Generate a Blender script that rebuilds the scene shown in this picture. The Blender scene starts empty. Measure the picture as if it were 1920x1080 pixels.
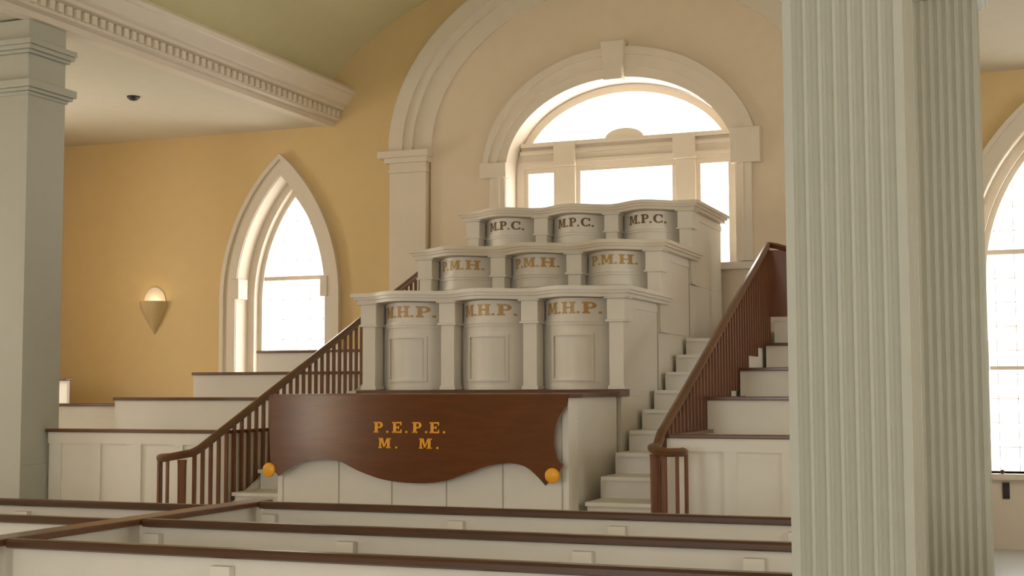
import bpy, bmesh, math
from mathutils import Vector, Matrix
C = bpy.context.scene.collection
PI = math.pi

# ------------------------------------------------------------------ camera
cam_d = bpy.data.cameras.new('camera'); cam = bpy.data.objects.new('camera', cam_d); C.objects.link(cam)
YAW, PIT, ROL, FPX = 0.3685166, 0.07215, -0.00374944, 2579.05
cy_, sy_, cp_, sp_ = math.cos(YAW), math.sin(YAW), math.cos(PIT), math.sin(PIT)
fw = Vector((-sy_*cp_, cy_*cp_, sp_)); rt = Vector((cy_, sy_, 0)); up = rt.cross(fw)
r2 = math.cos(ROL)*rt + math.sin(ROL)*up; u2 = math.cos(ROL)*up - math.sin(ROL)*rt
m = Matrix((r2, u2, -fw)).transposed().to_4x4(); m.translation = Vector((4.6, 0, 1.70))
cam.matrix_world = m
cam_d.sensor_width = 36; cam_d.lens = 36*FPX/1920; cam_d.clip_start = 0.05; cam_d.clip_end = 200
bpy.context.scene.camera = cam

# ------------------------------------------------------------------ world, exposure
w = bpy.data.worlds.new('daylight'); bpy.context.scene.world = w; w.use_nodes = True
bg = w.node_tree.nodes['Background']; bg.inputs[0].default_value = (1.0, 0.98, 0.96, 1); bg.inputs[1].default_value = 3.2
vs = bpy.context.scene.view_settings
vs.view_transform = 'Standard'; vs.look = 'None'; vs.gamma = 1; vs.use_curve_mapping = False; vs.exposure = 0.12

def area(name, loc, direction, sx, sy, radiance, col):
    l = bpy.data.lights.new(name, 'AREA'); l.shape = 'RECTANGLE'; l.size = sx; l.size_y = sy
    l.energy = radiance*PI*sx*sy; l.color = col
    o = bpy.data.objects.new(name, l); C.objects.link(o); o.location = loc
    o.rotation_euler = Vector(direction).to_track_quat('-Z', 'Z').to_euler()
    return o
WARM = (1.0, 0.93, 0.82); COOL = (0.96, 1.0, 0.94); PINK = (1.0, 0.90, 0.84)
# daylight outside every window opening
for y, lw, le in ((-3.5, 9.0, 2.0), (2.6, 8.0, 5.0), (7.6, 12.0, 5.2), (12.6, 8.5, 4.6)):
    area('daylight_west', (-8.72, y, 2.7), (1, 0, 0), 1.5, 3.6, lw, WARM)
    area('daylight_east', (8.72, y, 2.7), (-1, 0, 0), 1.5, 3.6, le, COOL)
area('daylight_apse', (0, 16.3, 4.3), (0, -1, -0.1), 2.7, 2.4, 5.2, PINK)
area('daylight_gothic', (-4.53, 16.3, 2.7), (0, -1, 0), 1.2, 3.8, 3.2, WARM)
area('daylight_gothic', (4.53, 16.3, 2.7), (0, -1, 0), 1.2, 3.8, 3.2, WARM)
for x in (0, 4.53):
    area('daylight_rear', (x, -7.6, 3.0), (0, 1, 0), 1.5 if x else 2.8, 3.8, 5.5, (0.93, 0.97, 1.0))

# ------------------------------------------------------------------ materials
def mat(name, col, rough=0.5, spec=0.5, var=0.04, scale=6.0, coat=0.0, metal=0.0, grain=None, bump=0.0):
    mt = bpy.data.materials.new(name); mt.use_nodes = True
    nt = mt.node_tree; b = nt.nodes['Principled BSDF']
    tc = nt.nodes.new('ShaderNodeTexCoord'); mp = nt.nodes.new('ShaderNodeMapping')
    nt.links.new(tc.outputs['Object'], mp.inputs['Vector'])
    if grain: mp.inputs['Scale'].default_value = grain
    n = nt.nodes.new('ShaderNodeTexNoise'); n.inputs['Scale'].default_value = scale; n.inputs['Detail'].default_value = 4
    nt.links.new(mp.outputs[0], n.inputs['Vector'])
    mr = nt.nodes.new('ShaderNodeMix'); mr.data_type = 'RGBA'
    mr.inputs['A'].default_value = tuple(c*(1-var) for c in col)+(1,)
    mr.inputs['B'].default_value = tuple(min(1, c*(1+var)) for c in col)+(1,)
    nt.links.new(n.outputs['Fac'], mr.inputs['Factor']); nt.links.new(mr.outputs['Result'], b.inputs['Base Color'])
    b.inputs['Roughness'].default_value = rough; b.inputs['Specular IOR Level'].default_value = spec
    b.inputs['Coat Weight'].default_value = coat; b.inputs['Coat Roughness'].default_value = 0.12; b.inputs['Metallic'].default_value = metal
    if bump:
        bp = nt.nodes.new('ShaderNodeBump'); bp.inputs['Strength'].default_value = bump; bp.inputs['Distance'].default_value = 0.01
        nt.links.new(n.outputs['Fac'], bp.inputs['Height']); nt.links.new(bp.outputs[0], b.inputs['Normal'])
    return mt
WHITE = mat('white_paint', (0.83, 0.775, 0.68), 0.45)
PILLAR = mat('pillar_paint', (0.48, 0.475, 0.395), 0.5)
TRIM = mat('trim_paint', (0.79, 0.70, 0.57), 0.5)
PANEL = mat('arch_panel_paint', (0.80, 0.66, 0.49), 0.6)
TAN = mat('tan_plaster', (0.75, 0.56, 0.285), 0.8, 0.2)
CEIL = mat('ceiling_plaster', (0.72, 0.66, 0.52), 0.8, 0.2)
VAULT = mat('vault_plaster', (0.70, 0.645, 0.40), 0.8, 0.2)
FLOOR = mat('floor_paint', (0.50, 0.52, 0.52), 0.35)
WOOD = mat('walnut_stain', (0.13, 0.045, 0.014), 0.33, 0.5, 0.35, 5, 0.3, grain=(1, 8, 8))
WOODV = mat('walnut_stain_upright', (0.17, 0.055, 0.016), 0.4, 0.5, 0.3, 5, 0.2, grain=(8, 8, 1))
LEAFW = mat('mahogany_varnish', (0.11, 0.027, 0.006), 0.17, 0.5, 0.3, 4, 0.5, grain=(1, 5, 6))
PEWCAP = mat('dark_pew_cap', (0.085, 0.032, 0.012), 0.33, 0.5, 0.35, 4, 0.2, grain=(1, 8, 8))
SEAM = mat('paint_joint', (0.42, 0.38, 0.31), 0.7)
GOLD = mat('gold_leaf', (0.55, 0.33, 0.10), 0.4, 0.5, 0.1)
GOLDDARK = mat('dull_gold_paint', (0.20, 0.11, 0.04), 0.5, 0.5, 0.1)
ORANGE = mat('orange_gilt', (0.95, 0.42, 0.02), 0.35, 0.5, 0.08)
DARK = mat('dark_metal', (0.03, 0.025, 0.02), 0.4)
SASH = mat('sash_paint', (0.78, 0.70, 0.58), 0.5)
CONCE = mat('sconce_plaster', (0.62, 0.46, 0.24), 0.8, 0.2)
glass = bpy.data.materials.new('window_glass'); glass.use_nodes = True
nt = glass.node_tree; nt.nodes.clear()
o_ = nt.nodes.new('ShaderNodeOutputMaterial'); mx = nt.nodes.new('ShaderNodeMixShader'); tr = nt.nodes.new('ShaderNodeBsdfTransparent'); gl = nt.nodes.new('ShaderNodeBsdfGlossy')
gl.inputs['Roughness'].default_value = 0.02; mx.inputs[0].default_value = 0.06
nt.links.new(tr.outputs[0], mx.inputs[1]); nt.links.new(gl.outputs[0], mx.inputs[2]); nt.links.new(mx.outputs[0], o_.inputs[0])
GLASS = glass
bulb = bpy.data.materials.new('lamp_glow'); bulb.use_nodes = True
bb = bulb.node_tree.nodes['Principled BSDF']; bb.inputs['Emission Color'].default_value = (1, 0.8, 0.5, 1); bb.inputs['Emission Strength'].default_value = 1.5

# ------------------------------------------------------------------ mesh helpers
def wloc(o):      # world position of an unrotated chain of parents
    p = Vector(o.location)
    while o.parent: o = o.parent; p += Vector(o.location)
    return p
class MB:
    def __init__(s): s.v = []; s.f = []
    def add(s, vs, fs):
        n = len(s.v); s.v += [tuple(v) for v in vs]; s.f += [tuple(i+n for i in f) for f in fs]; return s
    def box(s, x0, x1, y0, y1, z0, z1):
        x0, x1 = min(x0, x1), max(x0, x1); y0, y1 = min(y0, y1), max(y0, y1); z0, z1 = min(z0, z1), max(z0, z1)
        return s.add([(x, y, z) for z in (z0, z1) for x, y in ((x0, y0), (x1, y0), (x1, y1), (x0, y1))],
                     [(3, 2, 1, 0), (4, 5, 6, 7), (0, 1, 5, 4), (1, 2, 6, 5), (2, 3, 7, 6), (3, 0, 4, 7)])
    def prism(s, pts, a, b, f):       # pts ccw 2-D; f(p, t) -> 3-D ; t in (a, b)
        n = len(pts)
        s.add([f(p, a) for p in pts]+[f(p, b) for p in pts],
              [tuple(range(n-1, -1, -1)), tuple(range(n, 2*n))]+[(i, (i+1) % n, n+(i+1) % n, n+i) for i in range(n)])
        return s
    def plan(s, pts, z0, z1): return s.prism(pts, z0, z1, lambda p, t: (p[0], p[1], t))
    def side(s, pts, x0, x1): return s.prism(pts, x0, x1, lambda p, t: (t, p[0], p[1]))   # pts (y,z)
    def front(s, pts, y0, y1): return s.prism(pts, y0, y1, lambda p, t: (p[0], t, p[1]))  # pts (x,z)
    def band(s, A, B, y0, y1):        # strip between two open (x,z) outlines of equal count, extruded in y
        n = len(A); vs = []
        for a, b in zip(A, B): vs += [(a[0], y0, a[1]), (b[0], y0, b[1]), (b[0], y1, b[1]), (a[0], y1, a[1])]
        fs = [(0, 1, 2, 3), tuple(4*(n-1)+i for i in (3, 2, 1, 0))]
        for i in range(n-1):
            for k in range(4): fs.append((4*i+k, 4*i+4+k, 4*i+4+(k+1) % 4, 4*i+(k+1) % 4))
        return s.add(vs, fs)
    def sweep(s, path, sec, closed=False):   # sec(i) -> list of offsets (a,b) ; a sideways, b up
        n = len(path); rings = []
        for i, p in enumerate(path):
            p = Vector(p); d = (Vector(path[min(i+1, n-1)])-Vector(path[max(i-1, 0)])).normalized()
            sd = d.cross(Vector((0, 0, 1)))
            if sd.length < 1e-4: sd = Vector((1, 0, 0))
            sd.normalize(); u = sd.cross(d)
            rings.append([p+sd*a+u*b for a, b in sec])
        k = len(sec); vs = [q for r in rings for q in r]
        fs = [tuple(range(k)), tuple(reversed([(n-1)*k+j for j in range(k)]))]
        for i in range(n-1):
            for j in range(k): fs.append((i*k+j, (i+1)*k+j, (i+1)*k+(j+1) % k, i*k+(j+1) % k))
        return s.add(vs, fs)
    def lathe(s, prof, c, n=20, ang=2*PI, a0=0, axis='z'):
        m_ = n if ang >= 2*PI-1e-6 else n+1; vs = []
        for r, h in prof:
            for i in range(m_):
                a = a0+ang*i/n
                p = (c[0]+r*math.cos(a), c[1]+r*math.sin(a), c[2]+h) if axis == 'z' else (c[0]+r*math.cos(a), c[1]+h, c[2]+r*math.sin(a))
                vs.append(p)
        fs = []
        for k in range(len(prof)-1):
            for i in range(n if m_ == n else m_-1):
                j = (i+1) % m_; fs.append((k*m_+i, k*m_+j, (k+1)*m_+j, (k+1)*m_+i))
        fs += [tuple(range(m_)), tuple((len(prof)-1)*m_+i for i in range(m_))]
        return s.add(vs, fs)
    def build(s, name, mt, parent=None, smooth=False, bevel=0, org=None):
        me = bpy.data.meshes.new(name)
        og = Vector(org) if org is not None else Vector((0, 0, 0))
        me.from_pydata([tuple(Vector(v)-og) for v in s.v], [], s.f)
        bm = bmesh.new(); bm.from_mesh(me); bmesh.ops.recalc_face_normals(bm, faces=bm.faces); bm.to_mesh(me); bm.free()
        me.materials.append(mt)
        o = bpy.data.objects.new(name, me); C.objects.link(o)
        if smooth:
            for p in me.polygons: p.use_smooth = True
            me.set_sharp_from_angle(angle=math.radians(32))
        if bevel:
            b = o.modifiers.new('bevel', 'BEVEL'); b.width = bevel; b.segments = 2; b.limit_method = 'ANGLE'
        if parent is not None:
            o.parent = parent; o.location = og-wloc(parent)
        else: o.location = og
        return o

def cut_sheet(name, loops, y0, y1, mt, parent=None, axis='y', struct=False):
    """flat sheet with holes: loops[0] outline, others holes, in (x,z); thickness y0..y1; axis 'x' = sheet in the y-z plane"""
    cu = bpy.data.curves.new('tmp', 'CURVE'); cu.dimensions = '2D'; cu.fill_mode = 'BOTH'; cu.extrude = (y1-y0)/2
    for lp in loops:
        sp = cu.splines.new('POLY'); sp.points.add(len(lp)-1); sp.use_cyclic_u = True
        for i, p in enumerate(lp): sp.points[i].co = (p[0], p[1], 0, 1)
    t = bpy.data.objects.new('tmp', cu); C.objects.link(t)
    bpy.context.view_layer.update()
    dg = bpy.context.evaluated_depsgraph_get()
    me = bpy.data.meshes.new_from_object(t.evaluated_get(dg))
    bpy.data.objects.remove(t); bpy.data.curves.remove(cu)
    ym = (y0+y1)/2
    for v in me.vertices:
        a, b, c = v.co
        v.co = (a, ym-c, b) if axis == 'y' else (ym+c, a, b)
    me.name = name; me.materials.clear(); me.materials.append(mt)
    o = bpy.data.objects.new(name, me); C.objects.link(o)
    if parent is not None: o.parent = parent; o.location = -wloc(parent)
    if struct: o['kind'] = 'structure'
    return o

def struct(o): o['kind'] = 'structure'; return o
def tag(o, label, cat, group=None):
    o['label'] = label; o['category'] = cat
    if group: o['group'] = group
    return o
def thing(name, loc, label, cat, group=None):
    o = bpy.data.objects.new(name, None); C.objects.link(o); o.location = loc; o.empty_display_size = 0.1
    return tag(o, label, cat, group)

def rect(x0, x1, z0, z1): return [(x0, z0), (x1, z0), (x1, z1), (x0, z1)]
def gothic(cx, a, z0, zs, h, n=14, closed=True):
    """pointed arch outline from left foot over the apex to the right foot"""
    R = (a*a+h*h)/(2*a); tmax = math.atan2(h, R-a)
    L = [(cx-a, z0)]+[(cx+(R-a)-R*math.cos(tmax*i/n), zs+R*math.sin(tmax*i/n)) for i in range(n+1)]
    Rr = [(2*cx-x, z) for x, z in reversed(L[:-1])]
    return L+Rr
def ell(cx, a, z0, zs, b, n=40):
    return [(cx-a, z0)]+[(cx-a*math.cos(PI*i/n), zs+b*math.sin(PI*i/n)) for i in range(n+1)]+[(cx+a, z0)]

YW = 15.4          # face of the end wall
XW = 8.2; YB = -7.0
# ------------------------------------------------------------------ structure
struct(MB().box(-XW-.5, XW+.5, YB-.5, YW+.5, -.2, 0).build('floor', FLOOR))
GZ0, GZS = 0.78, 2.85
PALL = ell(0, 1.43, 3.1, 4.3, 1.06)
cut_sheet('wall_front', [rect(-XW-.5, XW+.5, 0, 7.6), PALL, gothic(-4.53, .69, GZ0, GZS, 1.63), gothic(4.53, .69, GZ0, GZS, 1.63)], YW, YW+.5, TAN, struct=True)
for nm, x0, x1 in (('wall_left', -XW-.5, -XW), ('wall_right', XW, XW+.5)):
    cut_sheet(nm, [rect(YB, YW, 0, 7.6)]+[gothic(y, .75, .8, 2.9, 1.6) for y in (-3.5, 2.6, 7.6, 12.6)], x0, x1, TAN, axis='x', struct=True)
cut_sheet('wall_back', [rect(-XW-.5, XW+.5, 0, 7.6), ell(0, 1.4, 1.0, 4.0, 1.0), gothic(4.53, .75, .8, 2.9, 1.7)], YB-.5, YB, TAN, struct=True)
# aisle ceilings and the barrel vault
for nm, s in (('ceiling', -1), ('ceiling', 1)):
    struct(MB().box(s*3.85, s*XW, YB, YW, 5.05, 5.2).build(nm, CEIL))
vk = [(-3.86, 5.44), (-3.80, 5.62), (-3.5, 5.93), (-3.22, 6.13), (-2.9, 6.33), (-2.48, 6.53), (-2.0, 6.72), (-1.4, 6.9), (-.7, 7.02), (0, 7.06)]
def crs(P, k=5):
    out = []
    for i in range(len(P)-1):
        p0, p1, p2, p3 = P[max(i-1, 0)], P[i], P[i+1], P[min(i+2, len(P)-1)]
        for j in range(k):
            t = j/k
            out.append(tuple(.5*((2*p1[d])+(-p0[d]+p2[d])*t+(2*p0[d]-5*p1[d]+4*p2[d]-p3[d])*t*t+(-p0[d]+3*p1[d]-3*p2[d]+p3[d])*t**3) for d in range(len(p1))))
    return out+[tuple(P[-1])]
vl = crs(vk); vfull = vl+[(-x, z) for x, z in reversed(vl[:-1])]
struct(MB().band(vfull, [(x*1.03, z+.15) for x, z in vfull], YB, YW).build('ceiling', VAULT, smooth=True))
# entablatures along both rows of pillars
def entab(s, n):
    prof = [(3.92, 5.03), (3.785, 5.03), (3.785, 5.09), (3.70, 5.10), (3.70, 5.21), (3.63, 5.23), (3.63, 5.27), (3.575, 5.29), (3.54, 5.34), (3.50, 5.40), (3.47, 5.41), (3.46, 5.45), (3.50, 5.50), (3.92, 5.50)]
    root = MB().prism([(s*x, z) for x, z in prof], YB, YW, lambda p, t: (p[0], t, p[1])).build('trim_%d' % n, TRIM); struct(root)
    d = MB(); y = YB+.06
    while y < YW-.08:
        d.box(s*3.70, s*3.655, y, y+.065, 5.125, 5.205); y += .12
    d.build('dentil_band', TRIM, root)
entab(-1, 1); entab(1, 2)
# great arch with recessed panel, bands, pilasters
pan = cut_sheet('trim_3', [ell(0, 2.40, 0, 4.62, 1.88), PALL], YW-.04, YW, PANEL, struct=True)
def arch_trim(n, a0, b0, a1, b1, y0):
    A = ell(0, a0, 4.62, 4.62, b0)[1:-1]; B = ell(0, a1, 4.62, 4.62, b1)[1:-1]
    struct(MB().band(A, B, y0, YW).build('trim_%d' % n, TRIM, smooth=True))
arch_trim(4, 2.38, 1.86, 2.62, 2.08, YW-.07)
arch_trim(5, 2.62, 2.08, 2.74, 2.18, YW-.12)
arch_trim(6, 2.74, 2.18, 2.93, 2.34, YW-.155)
for k, s in ((7, -1), (8, 1)):
    r = struct(MB().box(s*2.43, s*2.93, YW-.12, YW, 0, 4.36).build('trim_%d' % k, TRIM, bevel=.008))
    cp = MB(); cp.box(s*2.42, s*2.94, YW-.135, YW, 4.36, 4.40); cp.box(s*2.43, s*2.93, YW-.12, YW, 4.40, 4.48)
    cp.box(s*2.40, s*2.98, YW-.17, YW, 4.48, 4.54); cp.box(s*2.37, s*3.05, YW-.22, YW, 4.54, 4.62)
    cp.build('capital', TRIM, r)
    MB().box(s*2.39, s*2.97, YW-.16, YW, 0, .25).build('plinth', TRIM, r)
# ------------------------------------------------------------------ palladian window
W1 = struct(MB().band(ell(0, 1.395, 3.1, 4.3, 1.03), ell(0, 1.425, 3.1, 4.3, 1.055), YW-.06, YW+.5).build('window_1', TRIM, smooth=True))
cs = MB()
cs.band(ell(0, 1.39, 3.1, 4.3, 1.03)[1:-1], ell(0, 1.50, 4.3, 4.3, 1.15)[1:-1], YW-.085, YW-.0405)
cs.band(ell(0, 1.50, 4.3, 4.3, 1.15)[1:-1], ell(0, 1.60, 4.3, 4.3, 1.29)[1:-1], YW-.12, YW-.0405)
cs.band(ell(0, 1.60, 4.3, 4.3, 1.29)[1:-1], ell(0, 1.67, 4.3, 4.3, 1.38)[1:-1], YW-.15, YW-.0405)
cs.build('arch_casing', TRIM, W1, smooth=True)
for s in (-1, 1):
    j = MB(); j.box(s*1.40, s*1.481, YW-.085, YW-.0405, 3.11, 4.219); j.box(s*1.48, s*1.59, YW-.11, YW-.0405, 3.11, 4.219); j.box(s*1.46, s*1.50, YW-.125, YW-.0405, 3.12, 4.219)
    j.build('side_casing', TRIM, W1)
    MB().box(s*1.36, s*1.70, YW-.17, YW-.0405, 4.22, 4.62 if s > 0 else 4.40).build('impost_block', TRIM, W1, bevel=.006)
MB().front([(-.11, 5.28), (.11, 5.28), (.14, 5.74), (-.14, 5.74)], YW-.22, YW-.0405).build('keystone', TRIM, W1, bevel=.006)
YF = 15.68
MB().band(ell(0, 1.29, 3.1, 4.3, .93), ell(0, 1.39, 3.1, 4.3, 1.02), YF, YF+.1).build('outer_frame', SASH, W1, smooth=True)
tb = MB(); tb.box(-1.32, 1.32, YF-.02, YF+.08, 4.37, 4.66); tb.box(-1.32, 1.32, YF-.05, YF+.08, 4.41, 4.45); tb.box(-1.32, 1.32, YF-.06, YF+.08, 4.53, 4.58); tb.box(-1.30, 1.30, YF-.09, YF+.08, 4.62, 4.67)
tb.build('transom', TRIM, W1)
MB().front([(-.24*math.cos(PI*i/16), 4.67+.12*math.sin(PI*i/16)) for i in range(17)][::-1], YF-.03, YF+.05).build('transom_boss', TRIM, W1, smooth=True)
for x in (-.74, .74):
    MB().box(x-.12, x+.12, YF-.03, YF+.08, 3.1, 4.37).build('mullion', TRIM, W1, bevel=.006)
    MB().box(x-.135, x+.135, YF-.10, YF-.02, 4.37, 4.655).build('mullion_block', TRIM, W1, bevel=.006)
sf = MB()
for a, b in ((-1.29, -.86), (-.62, .62), (.86, 1.29)):
    sf.box(a, a+.05, YF+.02, YF+.07, 3.101, 4.309); sf.box(b-.05, b, YF+.02, YF+.07, 3.101, 4.309); sf.box(a, b, YF+.018, YF+.072, 4.31, 4.369)
sf.build('sash_frame', SASH, W1)
MB().front(ell(0, 1.34, 3.12, 4.3, .98)[::-1], YF+.082, YF+.088).build('pane', GLASS, W1)
MB().box(-1.65, 1.65, YW-.14, YF+.12, 3.02, 3.1).build('window_sill', TRIM, W1)
# ------------------------------------------------------------------ gothic windows beside the arch
def gothic_window(n, cx):
    r = struct(MB().band(gothic(cx, .655, GZ0, GZS, 1.59), gothic(cx, .685, GZ0, GZS, 1.625), YW-.03, YW+.5).build('window_%d' % n, TRIM, smooth=True))
    c = MB(); c.band(gothic(cx, .66, GZ0, GZS, 1.60), gothic(cx, .85, GZ0, GZS, 1.83), YW-.05, YW)
    c.band(gothic(cx, .82, GZ0, GZS, 1.80), gothic(cx, .875, GZ0, GZS, 1.87), YW-.085, YW)
    c.build('casing', TRIM, r, smooth=True)
    for s in (-1, 1):
        MB().box(cx+s*.60, cx+s*.70, YW-.07, YW+.16, 2.86, 3.12).build('impost_block', TRIM, r, bevel=.006)
    c = MB(); c.band(gothic(cx, .55, GZ0, GZS, 1.45), gothic(cx, .66, GZ0, GZS, 1.59), YW+.24, YW+.36)
    c.band(gothic(cx, .49, GZ0, GZS, 1.36), gothic(cx, .56, GZ0, GZS, 1.46), YW+.34, YW+.44)
    c.build('sash_frame', SASH, r, smooth=True)
    b = MB(); b.box(cx-.5, cx+.5, YW+.37, YW+.42, 3.12, 3.17); b.box(cx-.5, cx+.5, YW+.38, YW+.41, 1.87, 1.91); b.build('meeting_rail', SASH, r)
    g = MB(); t = .0035
    for i in range(-2, 3): 
        top = 4.15-abs(i)*.28
        g.box(cx+i*.2-t, cx+i*.2+t, YW+.392, YW+.398, GZ0, top)
    z = GZ0+.26
    while z < 4.0:
        hw = .49 if z < 3.1 else .49*(1-((z-3.0)/1.3)**1.6)
        if hw > .08: g.box(cx-hw, cx+hw, YW+.392, YW+.398, z-t, z+t)
        z += .26
    g.build('muntins', SASH, r)
    MB().front(gothic(cx, .52, GZ0, GZS, 1.41)[::-1], YW+.402, YW+.406).build('pane', GLASS, r)
    MB().box(cx-.9, cx+.9, YW-.09, YW+.45, GZ0-.06, GZ0).build('window_sill', TRIM, r)
    MB().box(cx-.88, cx+.88, YW-.03, YW-.001, 0, GZ0-.06).build('apron_panel', TRIM, r)
    if n == 3:
        MB().lathe([(.012, 0), (.022, .01), (.022, .03), (.008, .045)], (cx-.37, YW-.04, GZ0+.0), 12).build('latch', DARK, r)
gothic_window(2, -4.53); gothic_window(3, 4.53)
k = 4
for nm, x, f in (('left', -XW, 1), ('right', XW, -1)):
    for y in (-3.5, 2.6, 7.6, 12.6):
        # side windows of the aisles
        A = gothic(y, .68, .8, 2.9, 1.5); B = gothic(y, .9, .8, 2.9, 1.85)
        r = MB().band(A, B, 0, .06)
        r.v = [(x+f*v[1]*1.0, v[0], v[2]) for v in r.v]
        r = struct(r.build('window_%d' % k, TRIM)); k += 1
        p = MB().front(gothic(y, .76, .8, 2.9, 1.61), .2, .205); p.v = [(x-f*v[1], v[0], v[2]) for v in p.v]; p.build('pane', GLASS, r)

# ------------------------------------------------------------------ pillars
def pillar_plan(w, d, fl, cx, cy):
    if not fl: return [(cx-w/2, cy-d/2), (cx+w/2, cy-d/2), (cx+w/2, cy+d/2), (cx-w/2, cy+d/2)]
    out = []
    cs_ = [(-w/2, -d/2, 1, 0, w), (w/2, -d/2, 0, 1, d), (w/2, d/2, -1, 0, w), (-w/2, d/2, 0, -1, d)]
    for (x, y, dx, dy, L) in cs_:
        out.append((cx+x, cy+y)); nfl = 7 if L < .45 else 8
        mar = .024; pitch = (L-2*mar)/nfl; nx, ny = -dy, dx      # inward
        for i in range(nfl):
            s0 = mar+i*pitch+.005; ww = pitch-.010
            for j in range(7):
                t = j/6; dep = .017*math.sin(PI*t)**.6 if 0 < t < 1 else 0
                s_ = s0+ww*t
                out.append((cx+x+dx*s_+nx*dep, cy+y+dy*s_+ny*dep))
    return out
def pillar(x, y, fl, label, W_=.42, D_=.5):
    cx, cy = x, y+D_/2
    r = thing('fluted_pillar' if fl else 'square_pillar', (cx, cy, 0), label, 'pillar')
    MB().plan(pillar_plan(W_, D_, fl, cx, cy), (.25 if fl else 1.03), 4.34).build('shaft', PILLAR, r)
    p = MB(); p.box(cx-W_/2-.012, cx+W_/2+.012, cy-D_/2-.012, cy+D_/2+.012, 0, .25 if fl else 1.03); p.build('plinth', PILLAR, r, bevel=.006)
    c = MB()
    for e, z0, z1 in ((.02, 4.34, 4.37), (.05, 4.37, 4.40), (.075, 4.40, 4.47), (0, 4.47, 4.72), (.03, 4.72, 4.75), (.06, 4.75, 4.79), (.075, 4.79, 4.84), (0, 4.84, 5.03)):
        c.box(cx-W_/2-e, cx+W_/2+e, cy-D_/2-e, cy+D_/2+e, z0, z1)
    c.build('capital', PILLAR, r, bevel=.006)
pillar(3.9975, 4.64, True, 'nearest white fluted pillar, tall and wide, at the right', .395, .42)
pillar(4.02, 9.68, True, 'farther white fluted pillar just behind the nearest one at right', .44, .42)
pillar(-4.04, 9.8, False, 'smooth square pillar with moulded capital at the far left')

# ------------------------------------------------------------------ slab letters
def letter(ch):
    Q = []
    def R(x0, x1, y0, y1): Q.append([(x0, y0), (x1, y0), (x1, y1), (x0, y1)])
    def arc(cx, cy, ro, ri, a0, a1, sx=1, n=10):
        for i in range(n):
            a, b = math.radians(a0+(a1-a0)*i/n), math.radians(a0+(a1-a0)*(i+1)/n)
            Q.append([(cx+sx*ri[0]*math.cos(a), cy+ri[1]*math.sin(a)), (cx+sx*ro[0]*math.cos(a), cy+ro[1]*math.sin(a)), (cx+sx*ro[0]*math.cos(b), cy+ro[1]*math.sin(b)), (cx+sx*ri[0]*math.cos(b), cy+ri[1]*math.sin(b))])
    if ch == 'P':
        R(.1, .36, 0, 1); R(0, .46, 0, .14); R(0, .5, .86, 1); R(.36, .5, .42, .54); arc(.5, .71, (.32, .29), (.1, .17), -90, 90); wd = .84
    elif ch == 'E':
        R(.1, .36, 0, 1); R(0, .86, 0, .14); R(0, .84, .86, 1); R(.36, .6, .44, .56); R(.54, .62, .34, .66); R(.76, .86, .14, .32); R(.74, .84, .68, .86); wd = .88
    elif ch == 'M':
        R(.08, .26, 0, 1); R(.84, 1.10, 0, 1); R(0, .36, 0, .13); R(.74, 1.2, 0, .13); R(0, .26, .87, 1); R(.84, 1.2, .87, 1)
        Q.append([(.18, 1), (.48, .12), (.62, .12), (.42, 1)]); Q.append([(.5, .12), (.62, .12), (.94, 1), (.8, 1)]); wd = 1.2
    elif ch == 'H':
        R(.1, .34, 0, 1); R(.7, .94, 0, 1); R(0, .44, 0, .13); R(.6, 1.04, 0, .13); R(0, .44, .87, 1); R(.6, 1.04, .87, 1); R(.34, .7, .44, .56); wd = 1.04
    elif ch == 'C':
        arc(.46, .5, (.46, .5), (.22, .38), 50, 310, 1, 16); R(.7, .82, .62, .98); R(.7, .82, .06, .3); wd = .86
    elif ch == '.':
        R(.02, .2, 0, .18); wd = .3
    else: wd = .3
    return Q, wd
def write(mb, text, x, z, h, surf, sx=1.0, gap=.08, th=.004):
    """surf(x) -> y of the face at world x; letters raised by th"""
    cur = x
    for ch in text:
        Q, wd = letter(ch)
        for q in Q:
            P = [(cur+a*h*sx, z+b*h) for a, b in q]
            mb.add([(a, surf(a)-th, b) for a, b in P]+[(a, surf(a)+.003, b) for a, b in P], [(0, 1, 2, 3), (7, 6, 5, 4), (0, 4, 5, 1), (1, 5, 6, 2), (2, 6, 7, 3), (3, 7, 4, 0)])
        cur += (wd+gap)*h*sx
    return cur
def text_w(text, h, sx, gap): return sum((letter(c)[1]+gap)*h*sx for c in text)-gap*h*sx

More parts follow.
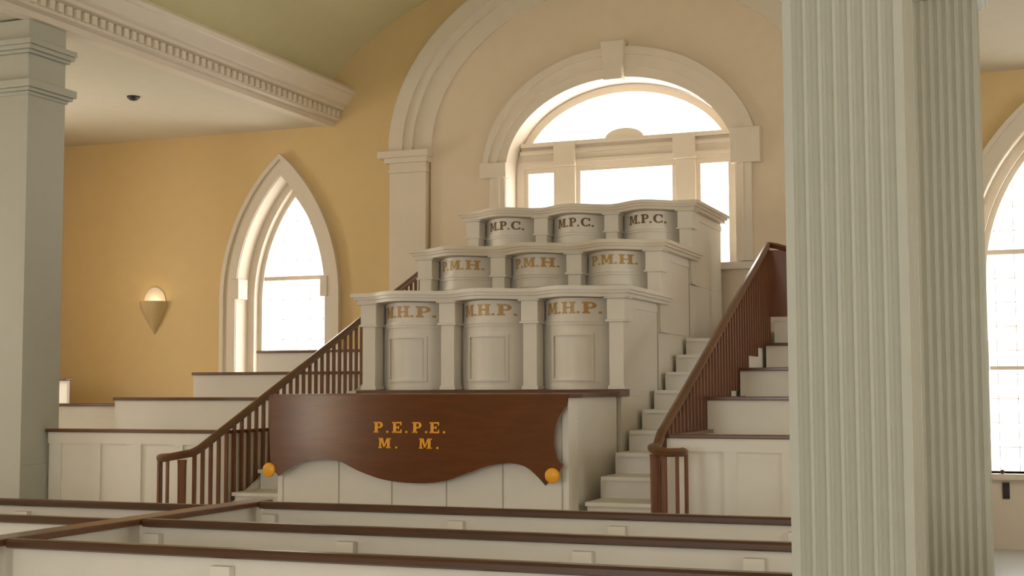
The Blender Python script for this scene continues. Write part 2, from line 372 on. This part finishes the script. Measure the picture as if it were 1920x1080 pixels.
# ------------------------------------------------------------------ pulpits : three stepped rows of three
BAY = .79
ROWS = [(11.38, 1.68, 2.55, 'M.H.P.', 'lowest'), (12.62, 2.21, 3.07, 'P.M.H.', 'middle'), (13.87, 2.75, 3.60, 'M.P.C.', 'top')]
SIDE = ['left', 'centre', 'right']
def drum_y(x, c, hw, ye, bul):
    t = max(-1, min(1, (x-c)/hw)); return ye-bul*math.cos(t*PI/2)**1.0*1.0 if abs(t) < 1 else ye
def drum_plan(c, hw, ye, bul, yb, n=24):
    xs = [c-hw+2*hw*i/n for i in range(n+1)]
    return [(x, drum_y(x, c, hw, ye, bul)) for x in xs]+[(c+hw, yb), (c-hw, yb)]
for k, (y0, zb, zt, txt, rn) in enumerate(ROWS):
    yn = ROWS[k+1][0]-.17 if k < 2 else YW-.16
    ye_ = ROWS[k+1][0]+.1 if k < 2 else YW-.16
    zc = zb+.58 if k == 0 else zb+.575          # collar
    r = thing('pulpit_stand', (0, y0, zb), 'white %s pulpit row stand with square posts and wavy cornice' % rn, 'pulpit stand', 'stepped pulpit stands')
    # posts
    for i in range(4):
        c = (i-1.5)*BAY
        p = MB().box(c-.065, c+.065, y0-.06, y0+.11, zb, zt-.075).build('post', WHITE, r, bevel=.006)
        MB().box(c-.075, c+.075, y0-.07, y0+.11, zb, zb+.035).build('post_base', WHITE, p, bevel=.004)
        q = MB(); q.box(c-.09, c+.09, y0-.085, y0+.11, zc, zc+.02); q.box(c-.078, c+.078, y0-.073, y0+.108, zc+.02, zt-.09)
        q.box(c-.10, c+.10, y0-.095, y0+.109, zt-.09, zt-.0755)
        q.build('capital', WHITE, p, bevel=.004)
    # back board behind the drums
    MB().box(-1.18, 1.18, y0+.16, y0+.21, zb, zt-.076).build('back_board', WHITE, r)
    # cornice, serpentine over the drums, returning along both sides to the next row
    c = MB()
    for off, z0, z1 in ((0, zt-.02, zt+.015), (.022, zt-.045, zt-.02), (.05, zt-.075, zt-.045)):
        n = 60; hx = 1.34-off; fr = []
        for i in range(n+1):
            x = -hx+2*hx*i/n
            ph = math.cos(2*PI*x/BAY) if abs(x) < 1.5*BAY else -1
            fr.append((x, y0-.135+off-.22*(.5+.5*ph)))
        c.plan(fr+[(hx, y0+.24), (-hx, y0+.24)], z0, z1)
        for s in (-1, 1):
            c.box(s*hx, s*1.12, y0+.24, yn, z0, z1)
            if k < 2: c.box(s*hx, s*1.27, yn, ye_, z0, z1)
    c.build('cornice', TRIM if k else WHITE, r, smooth=True)
    for s in (-1, 1):
        sp = MB().box(s*1.175, s*1.235, y0+.112, yn+.02, zb if k else 1.6185, zt-.076).build('side_panel', WHITE, r)
        f_ = MB(); f_.box(s*1.235, s*1.247, y0+.11, y0+.30, zb, zt-.1); f_.box(s*1.235, s*1.247, y0+.30, yn, zt-.16, zt-.1)
        f_.build('side_moulding', WHITE, sp)
    MB().box(-1.235, 1.235, y0-.10 if k else 11.29, (ROWS[k+1][0]-.102 if k < 2 else YW-.13), 0, zb-.002 if k else 1.618).build('base_block', WHITE, r)
    if k == 0: MB().box(-1.25, 1.25, 11.195, 11.485, 1.62, 1.678).build('ledge', WOOD, r)
    MB().box(-1.17, 1.17, y0+.223, yn, zb+.02, zb+.07).build('platform', WHITE, r)
    MB().box(-1.17, 1.17, yn-.42, yn, zb+.07, zb+.47).build('seat', WHITE, r)
    for i in range(3):
        c = (i-1)*BAY; hw = .305; ye = y0+.12; bul = .27
        label = 'curved white pulpit lettered %s, %s of three in the %s row' % (txt, SIDE[i], rn)
        p = thing('pulpit', (c, y0, zb), label, 'pulpit', 'curved lettered pulpits in stepped rows')
        MB().plan(drum_plan(c, hw, ye, bul, y0+.158), zb, zt-.078).build('drum', WHITE, p, smooth=True)
        rr = MB()
        MB().plan(drum_plan(c, hw+.006, ye, bul+.012, y0+.158), zb, zb+.035).build('base_moulding', WHITE, p, smooth=True)
        rr.plan(drum_plan(c, hw+.010, ye, bul+.040, y0+.158), zc+.005, zc+.032)
        rr.plan(drum_plan(c, hw+.007, ye, bul+.022, y0+.158), zc-.02, zc+.005)
        MB().plan(drum_plan(c, hw+.006, ye, bul+.012, y0+.158), zt-.11, zt-.079).build('top_moulding', WHITE, p, smooth=True)
        rr.build('moulding', WHITE, p, smooth=True)
        fr = MB(); n = 16; fw_ = .19
        for a0, a1, z0, z1 in ((-fw_, fw_, zc-.115, zc-.095), (-fw_, fw_, zb+.075, zb+.095), (-fw_, -fw_+.02, zb+.095, zc-.115), (fw_-.02, fw_, zb+.095, zc-.115)):
            nn = n if a1-a0 > .1 else 2
            for q in range(nn):
                xa, xb = c+a0+(a1-a0)*q/nn, c+a0+(a1-a0)*(q+1)/nn
                ya, yb_ = drum_y(xa, c, hw, ye, bul), drum_y(xb, c, hw, ye, bul)
                fr.plan([(xa, ya-.024), (xb, yb_-.024), (xb, yb_+.004), (xa, ya+.004)], z0, z1)
        fr.build('panel_frame', WHITE, p)
        le = MB(); h = .10 if k == 0 else .092; sx = 1.22 if k < 2 else 1.1
        gap = .06; wd = text_w(txt, h, sx, gap)
        write(le, txt, c-wd/2-.008, zt-.215 if k == 0 else zt-.205, h, lambda x, c=c: drum_y(x, c, hw, ye, bul), sx, gap)
        o = le.build('lettering', (GOLDDARK if k == 2 else GOLD), p)
        o['label'] = 'gold slab lettering' if k < 2 else 'dark brown slab lettering'

# ------------------------------------------------------------------ communion table below the pulpits
T = thing('communion_table', (0, 10.6, 0), 'long white panelled table with hanging scalloped brown front leaf, below the pulpits', 'table')
right = [(1.25, 9.84), (1.25, 10.07), (1.205, 10.09)]+[(1.205-.03*math.sin(PI*t/10), 10.12+.0+1.0*t/10) for t in range(1, 10)]+[(1.22, 11.15), (1.22, 11.19)]
pl = right+[(-x, y) for x, y in reversed(right)]
body = MB().plan(pl, 0, 1.62).build('body', WHITE, T, smooth=True)
s = MB()
for x in (-1.2, -.69, -.22, .25, .72, 1.2): s.box(x-.004, x+.004, 9.836, 9.84, .05, 1.6)
s.build('board_joints', SEAM, body)
MB().box(-1.27, 1.27, 9.81, 9.839, 0, .10).build('base_rail', WHITE, T)
top = [(x*1.02+(.012 if x > 0 else -.012), y-(.05 if y < 10 else 0)) for x, y in pl]
MB().plan(top, 1.62, 1.652).build('table_top', WOOD, T, smooth=True)
# the leaf
lf = [(-1.285, 1.645)]
left = crs([(-1.285, 1.645), (-1.275, 1.45), (-1.262, 1.27), (-1.25, 1.15), (-1.24, 1.08), (-1.17, .995)], 5)
bot = crs([(-1.17, .995), (-1.08, 1.05), (-.97, 1.11), (-.80, 1.135), (-.62, 1.12), (-.45, 1.05), (-.22, .985), (.05, .965), (.28, .985), (.48, 1.05), (.66, 1.11), (.83, 1.13), (.95, 1.105), (1.04, 1.04), (1.11, .97)], 5)
rgt = crs([(1.11, .97), (1.235, 1.10), (1.20, 1.18), (1.175, 1.30), (1.20, 1.45), (1.262, 1.56), (1.27, 1.645)], 5)
LF = cut_sheet('drop_leaf', [left+bot[1:]+rgt[1:]], 9.745, 9.785, LEAFW, T); 
for v in LF.data.vertices: v.co.y -= .05*(1.645-v.co.z)
LF['label'] = 'varnished brown scalloped leaf'
MB().box(-1.2, 1.2, 9.785, 9.84, 1.56, 1.62).build('leaf_cleat', WOOD, T)
lt = MB()
F = lambda x: 0
for t_, x_, z_ in (('P.', -.325, 1.35), ('E.', -.165, 1.35), ('P.', .008, 1.35), ('E.', .155, 1.35)):
    write(lt, t_, x_, z_, .085, F, 1.12, .30)
for t_, x_, z_ in (('M.', -.28, 1.23), ('M.', .07, 1.23)):
    write(lt, t_, x_, z_, .08, F, 1.1, .45)
lt.v = [(x, y+9.745-.05*(1.645-z), z) for x, y, z in lt.v]
lo = lt.build('lettering', ORANGE, LF); lo['label'] = 'bright orange-gold slab lettering'
for x in (-1.255, 1.165):
    o = MB().lathe([(.0, -.03), (.03, -.028), (.052, -.018), (.058, -.004), (.058, .0)], (x, 9.712, 1.045), 24, axis='y').build('rosette', ORANGE, T, smooth=True)
    o['label'] = 'round orange rosette'
MB().lathe([(.010, 0), (.022, .006), (.026, .018), (.016, .03), (0.001, .034)], (1.19, 10.18, 1.44), 16).build('knob', DARK, T, smooth=True)

# ------------------------------------------------------------------ stairs either side of the pulpits
for s, nm in ((-1, 'left'), (1, 'right')):
    st = thing('staircase', (s*1.56, 9.0, 0), 'narrow white wooden staircase climbing on the %s of the pulpits' % nm, 'staircase', 'stairs beside the pulpits')
    for i in range(-5, 9):
        y = 10.14+.41*i; z = .82+.17*i
        if z < .05: continue
        q = MB(); q.box(s*(1.29 if 9.7 < y < 10.5 or y < 9.7 else 1.27), s*1.86, y+.02, y+.41+.02, max(0, z-.34), z-.03); q.box(s*1.285, s*1.865, y-.02, y+.43, z-.03, z)
        q.build('step', WHITE, st)
    MB().side([(15.2, 0), (15.2, 2.25), (13.85, 2.25), (9.4, .40), (9.4, 0)][::-1], s*1.868, s*1.885).build('stringer', WHITE, st)
# ------------------------------------------------------------------ stair railings
def rail_z(y, s=1):
    z = 1.35+.415*(y-10.06)
    if s > 0 and y < 9.98: z -= 1.0*(9.98-y)
    if s < 0 and y < 9.70: z += .18*(9.70-y)
    return z
for s, nm in ((-1, 'left'), (1, 'right')):
    R_ = thing('stair_railing', (s*1.91, 9.8, 0), 'sloping brown railing with close balusters and scroll end, %s of the pulpits' % nm, 'railing', 'railings of the pulpit stairs')
    YE = 9.80 if s > 0 else 9.54
    path = [(s*2.12, 14.47, rail_z(14.5)-.06), (s*2.0, 14.49, rail_z(14.5)-.02)]+[(s*1.91, y, rail_z(y, s)) for y in [14.5-.12*i for i in range(0, 46)] if y > YE+.02]
    cx, cyv = s*2.05, YE; zz = path[-1][2]
    for i in range(1, 15):
        a = PI*i/12; rr = .14-.004*i
        path.append((cx-s*rr*math.cos(a), cyv-rr*math.sin(a), zz-.012*min(i, 6)/2))
    sec = [(-.032, -.012), (-.036, .012), (-.02, .03), (0, .036), (.02, .03), (.036, .012), (.032, -.012), (.02, -.026), (-.02, -.026)]
    MB().sweep(path, sec).build('handrail', WOOD, R_, smooth=True)
    zv = zz-.036
    MB().lathe([(.036, 0), (.036, .35), (.032, .42), (.036, zv-.05), (.04, zv-.012)], (s*1.94, YE-.04, 0), 14).build('newel_post', WOODV, R_, smooth=True)
    for a, b in ((2.03, YE-.11), (2.12, YE-.10), (2.165, YE-.01)):
        MB().lathe([(.015, 0), (.015, zv-.01)], (s*a, b, 0), 8).build('baluster', WOODV, R_, smooth=True)
    y = YE+.09
    while y < 14.5:
        zt_ = rail_z(y, s)-.02; kk = math.floor((y-10.14)/.41); zb_ = max(0, .82+.17*kk-.02)
        if kk < -4: zb_ = 0
        if y > 13.85: zb_ = 2.25
        b = MB().box(s*1.91-.013, s*1.91+.013, y-.013, y+.013, min(zb_-.16, zt_-.1) if zb_ > .2 else 0, zt_).build('baluster', WOODV, R_)
        y += .118
    MB().box(s*1.905, s*2.12, 14.46, 14.485, 2.43, rail_z(14.5)-.06).build('end_panel', WOODV, R_)
    lo_ = [(YE+.05, .0), (15.3, .0), (15.3, 2.28), (13.85, 2.28), (YE+.05, .62-.415*(9.85-YE))]
    MB().side(lo_, s*1.888, s*1.894).build('string_board', WHITE, R_)

# ------------------------------------------------------------------ tiered pews on both sides
TY = [10.14, 11.47, 12.83, 14.15]; TZ = [1.345, 1.615, 1.876, 2.145]
for s, nm in ((-1, 'left'), (1, 'right')):
    for k in range(4):
        y, z = TY[k], TZ[k]; yn = TY[k+1]-.045 if k < 3 else (YW-.05 if s < 0 else 14.46)
        xa = 1.935; xb = 4.10 if k else 3.80
        if k == 1 and s > 0: xb = 4.10
        lab = ['lowest tiered pew with panelled front, %s of the pulpits', 'second tiered pew up with white front, %s of the pulpits', 'third tiered pew up with white front, %s of the pulpits', 'topmost tiered pew with white front, %s of the pulpits'][k] % nm
        t = thing('tiered_pew', (s*3.0, y, 0), lab, 'pew', 'stepped pews beside the pulpits')
        zb = 0 if k == 0 else TZ[k-1]-.62
        fp = MB().box(s*xa, s*xb, y, y+.05, zb, z-.03).build('front_panel', WHITE, t)
        MB().box(s*(xa-.01), s*(xb+(.02 if k == 0 else 0)), y-.04, y+.09, z-.03, z).build('cap_rail', WOOD, t, bevel=.006)
        if k == 0:
            f = MB(); f.box(s*xa, s*xb, y-.018, y, z-.13, z-.03); f.box(s*xa, s*xb, y-.018, y, 0, .15)
            x = xa
            while x < xb:
                f.box(s*x, s*min(x+.10, xb), y-.018, y, .15, z-.13); x += .43
            f.build('panel_stiles', WHITE, fp)
        MB().box(s*xa, s*(xa+.04), y+.05, yn, max(0, z-.9), z-.03).build('end_panel', WHITE, t)
        MB().box(s*(xa-.01), s*(xa+.06), y+.09, yn, z-.03, z-.002).build('end_cap', WOOD, t)
        if k: MB().box(s*(xb-.04), s*xb, y+.05, yn, max(0, z-.9), z-.03).build('end_panel', WHITE, t)
        MB().box(s*(xa+.042), s*(xb-.042), y+.052, yn, max(.0, z-.95), z-.85).build('platform', WOOD, t)
        MB().box(s*(xa+.042), s*(xb-.042), max(yn-.4, y+.06), yn, z-.85, z-.42).build('seat', WHITE, t)
    if s < 0:
        for (y, z, x0, x1, lab) in ((12.25, 1.545, -XW+.02, -4.24, 'lower white pew with brown cap in the corner of the left aisle'), (13.6, 1.83, -XW+.02, -6.42, 'upper white pew with brown cap at the back of the left aisle corner')):
            t = thing('aisle_pew', ((x0+x1)/2, y, 0), lab, 'pew')
            MB().box(x0, x1, y, y+.05, 0, z-.03).build('front_panel', WHITE, t)
            MB().box(x0, x1+.01, y-.04, y+.08, z-.03, z).build('cap_rail', WOOD, t, bevel=.006)
            MB().box(x1-.04, x1, y+.05, y+1.15, 0, z-.4).build('end_panel', WHITE, t)
            MB().box(x0, x1-.042, y+.75, y+1.15, 0, z-.45).build('seat', WHITE, t)
    else:
        t = thing('corner_seat_box', (2.7, 14.9, 2.1), 'white box seat at the head of the right pew tiers, against the wall', 'seat')
        MB().box(1.955, 3.4, 14.52, 15.34, .0, 2.38).build('body', WHITE, t)
        MB().box(1.95, 3.41, 14.50, 15.34, 2.38, 2.41).build('seat_board', WHITE, t)

# ------------------------------------------------------------------ nave pews
def nave_pew(side, y, x0, x1, stiles, label, group):
    t = thing('pew', ((x0+x1)/2, y, 0), label, 'pew', group)
    MB().box(x0, x1, y+.03, y+.06, .06, .955).build('back_panel', WHITE, t)
    MB().sweep([(x0, y+.02, .98), (x1, y+.02, .98)], [(-.04, -.02), (-.046, 0), (-.04, .016), (-.02, .022), (.03, .022), (.042, .01), (.042, -.012), (.03, -.02)]).build('cap_rail', PEWCAP, t, smooth=True)
    for x in stiles:
        MB().box(x-.05, x+.05, y-.015, y+.03, .0, .925).build('stile', WHITE, t, bevel=.003)
    MB().box(x0, x1, y+.01, y+.03, .0, .12).build('base_board', WHITE, t)
    MB().box(x0, x1, y+.06, y+.42, .42, .45).build('seat', WHITE, t)
    for x in (x0+.25, (x0+x1)/2, x1-.25):
        MB().box(x-.02, x+.02, y+.1, y+.38, 0, .42).build('leg', WHITE, t)
NP = [(7.44, [.115, 1.37, 2.35, 3.35], 'far'), (6.26, [.105, 1.275, 2.535, 3.35], 'middle'), (5.22, [1.215, 2.49, 3.35], 'near')]
for y, stl, wn in NP:
    nave_pew(1, y, .055, 3.74, stl, '%s white pew with dark cap rail, right of the centre divider' % wn, 'nave pews right of the divider')
for y, wn, st2 in ((7.12, 'far', [-1.5, -2.8]), (6.20, 'middle', [-1.45, -2.8])):
    nave_pew(-1, y, -3.74, -.105, st2, '%s white pew with dark cap rail, left of the centre divider' % wn, 'nave pews left of the divider')
D = thing('pew_divider', (-.04, 5.5, 0), 'long white partition with wide brown cap running between the two pew blocks', 'partition')
MB().box(-.065, -.01, 2.0, 7.56, 0, .97).build('panel', WHITE, D)
MB().box(-.10, .05, 1.98, 7.60, .97, 1.004).build('cap_board', WOOD, D, bevel=.006)

# ------------------------------------------------------------------ small fittings
S = thing('wall_sconce', (-6.46, YW, 2.75), 'teardrop plaster uplight glowing on the tan wall left of the pointed window', 'wall lamp')
prof = [(.002, 2.42), (.03, 2.47), (.085, 2.56), (.14, 2.66), (.185, 2.76), (.20, 2.83), (.20, 2.86), (.185, 2.862), (.17, 2.80), (.02, 2.60)]
MB().lathe([(r, z-2.75) for r, z in prof], (-6.46, YW-.004, 2.75), 20, PI, PI).build('shade', CONCE, S, smooth=True)
MB().front([(-6.46-.17*math.cos(PI*i/16), 2.86+.19*math.sin(PI*i/16)) for i in range(17)][::-1], YW-.012, YW-.002).build('back_plate', TRIM, S)
MB().lathe([(.005, -.05), (.03, -.03), (.035, 0), (.02, .03), (.002, .04)], (-6.46, YW-.09, 2.76), 10).build('bulb', bulb, S, smooth=True)
pl_ = bpy.data.lights.new('sconce_light', 'POINT'); pl_.energy = .7; pl_.color = (1, .82, .55); pl_.shadow_soft_size = .03
po = bpy.data.objects.new('sconce_light', pl_); C.objects.link(po); po.location = (-6.46, YW-.10, 2.84)

tag(MB().lathe([(.075, 0), (.07, -.018), (.045, -.04), (.03, -.045)], (-5.07, 12.99, 5.05), 18).build('smoke_detector', DARK, smooth=True), 'small round dark fixture on the white left aisle ceiling', 'ceiling fixture')
O = thing('wall_outlet', (4.19, YW-.03, .605), 'small dark outlet plate on the wall below the right pointed window', 'outlet')
MB().box(4.155, 4.225, YW-.044, YW-.031, .52, .69).build('plate', DARK, O, bevel=.003)
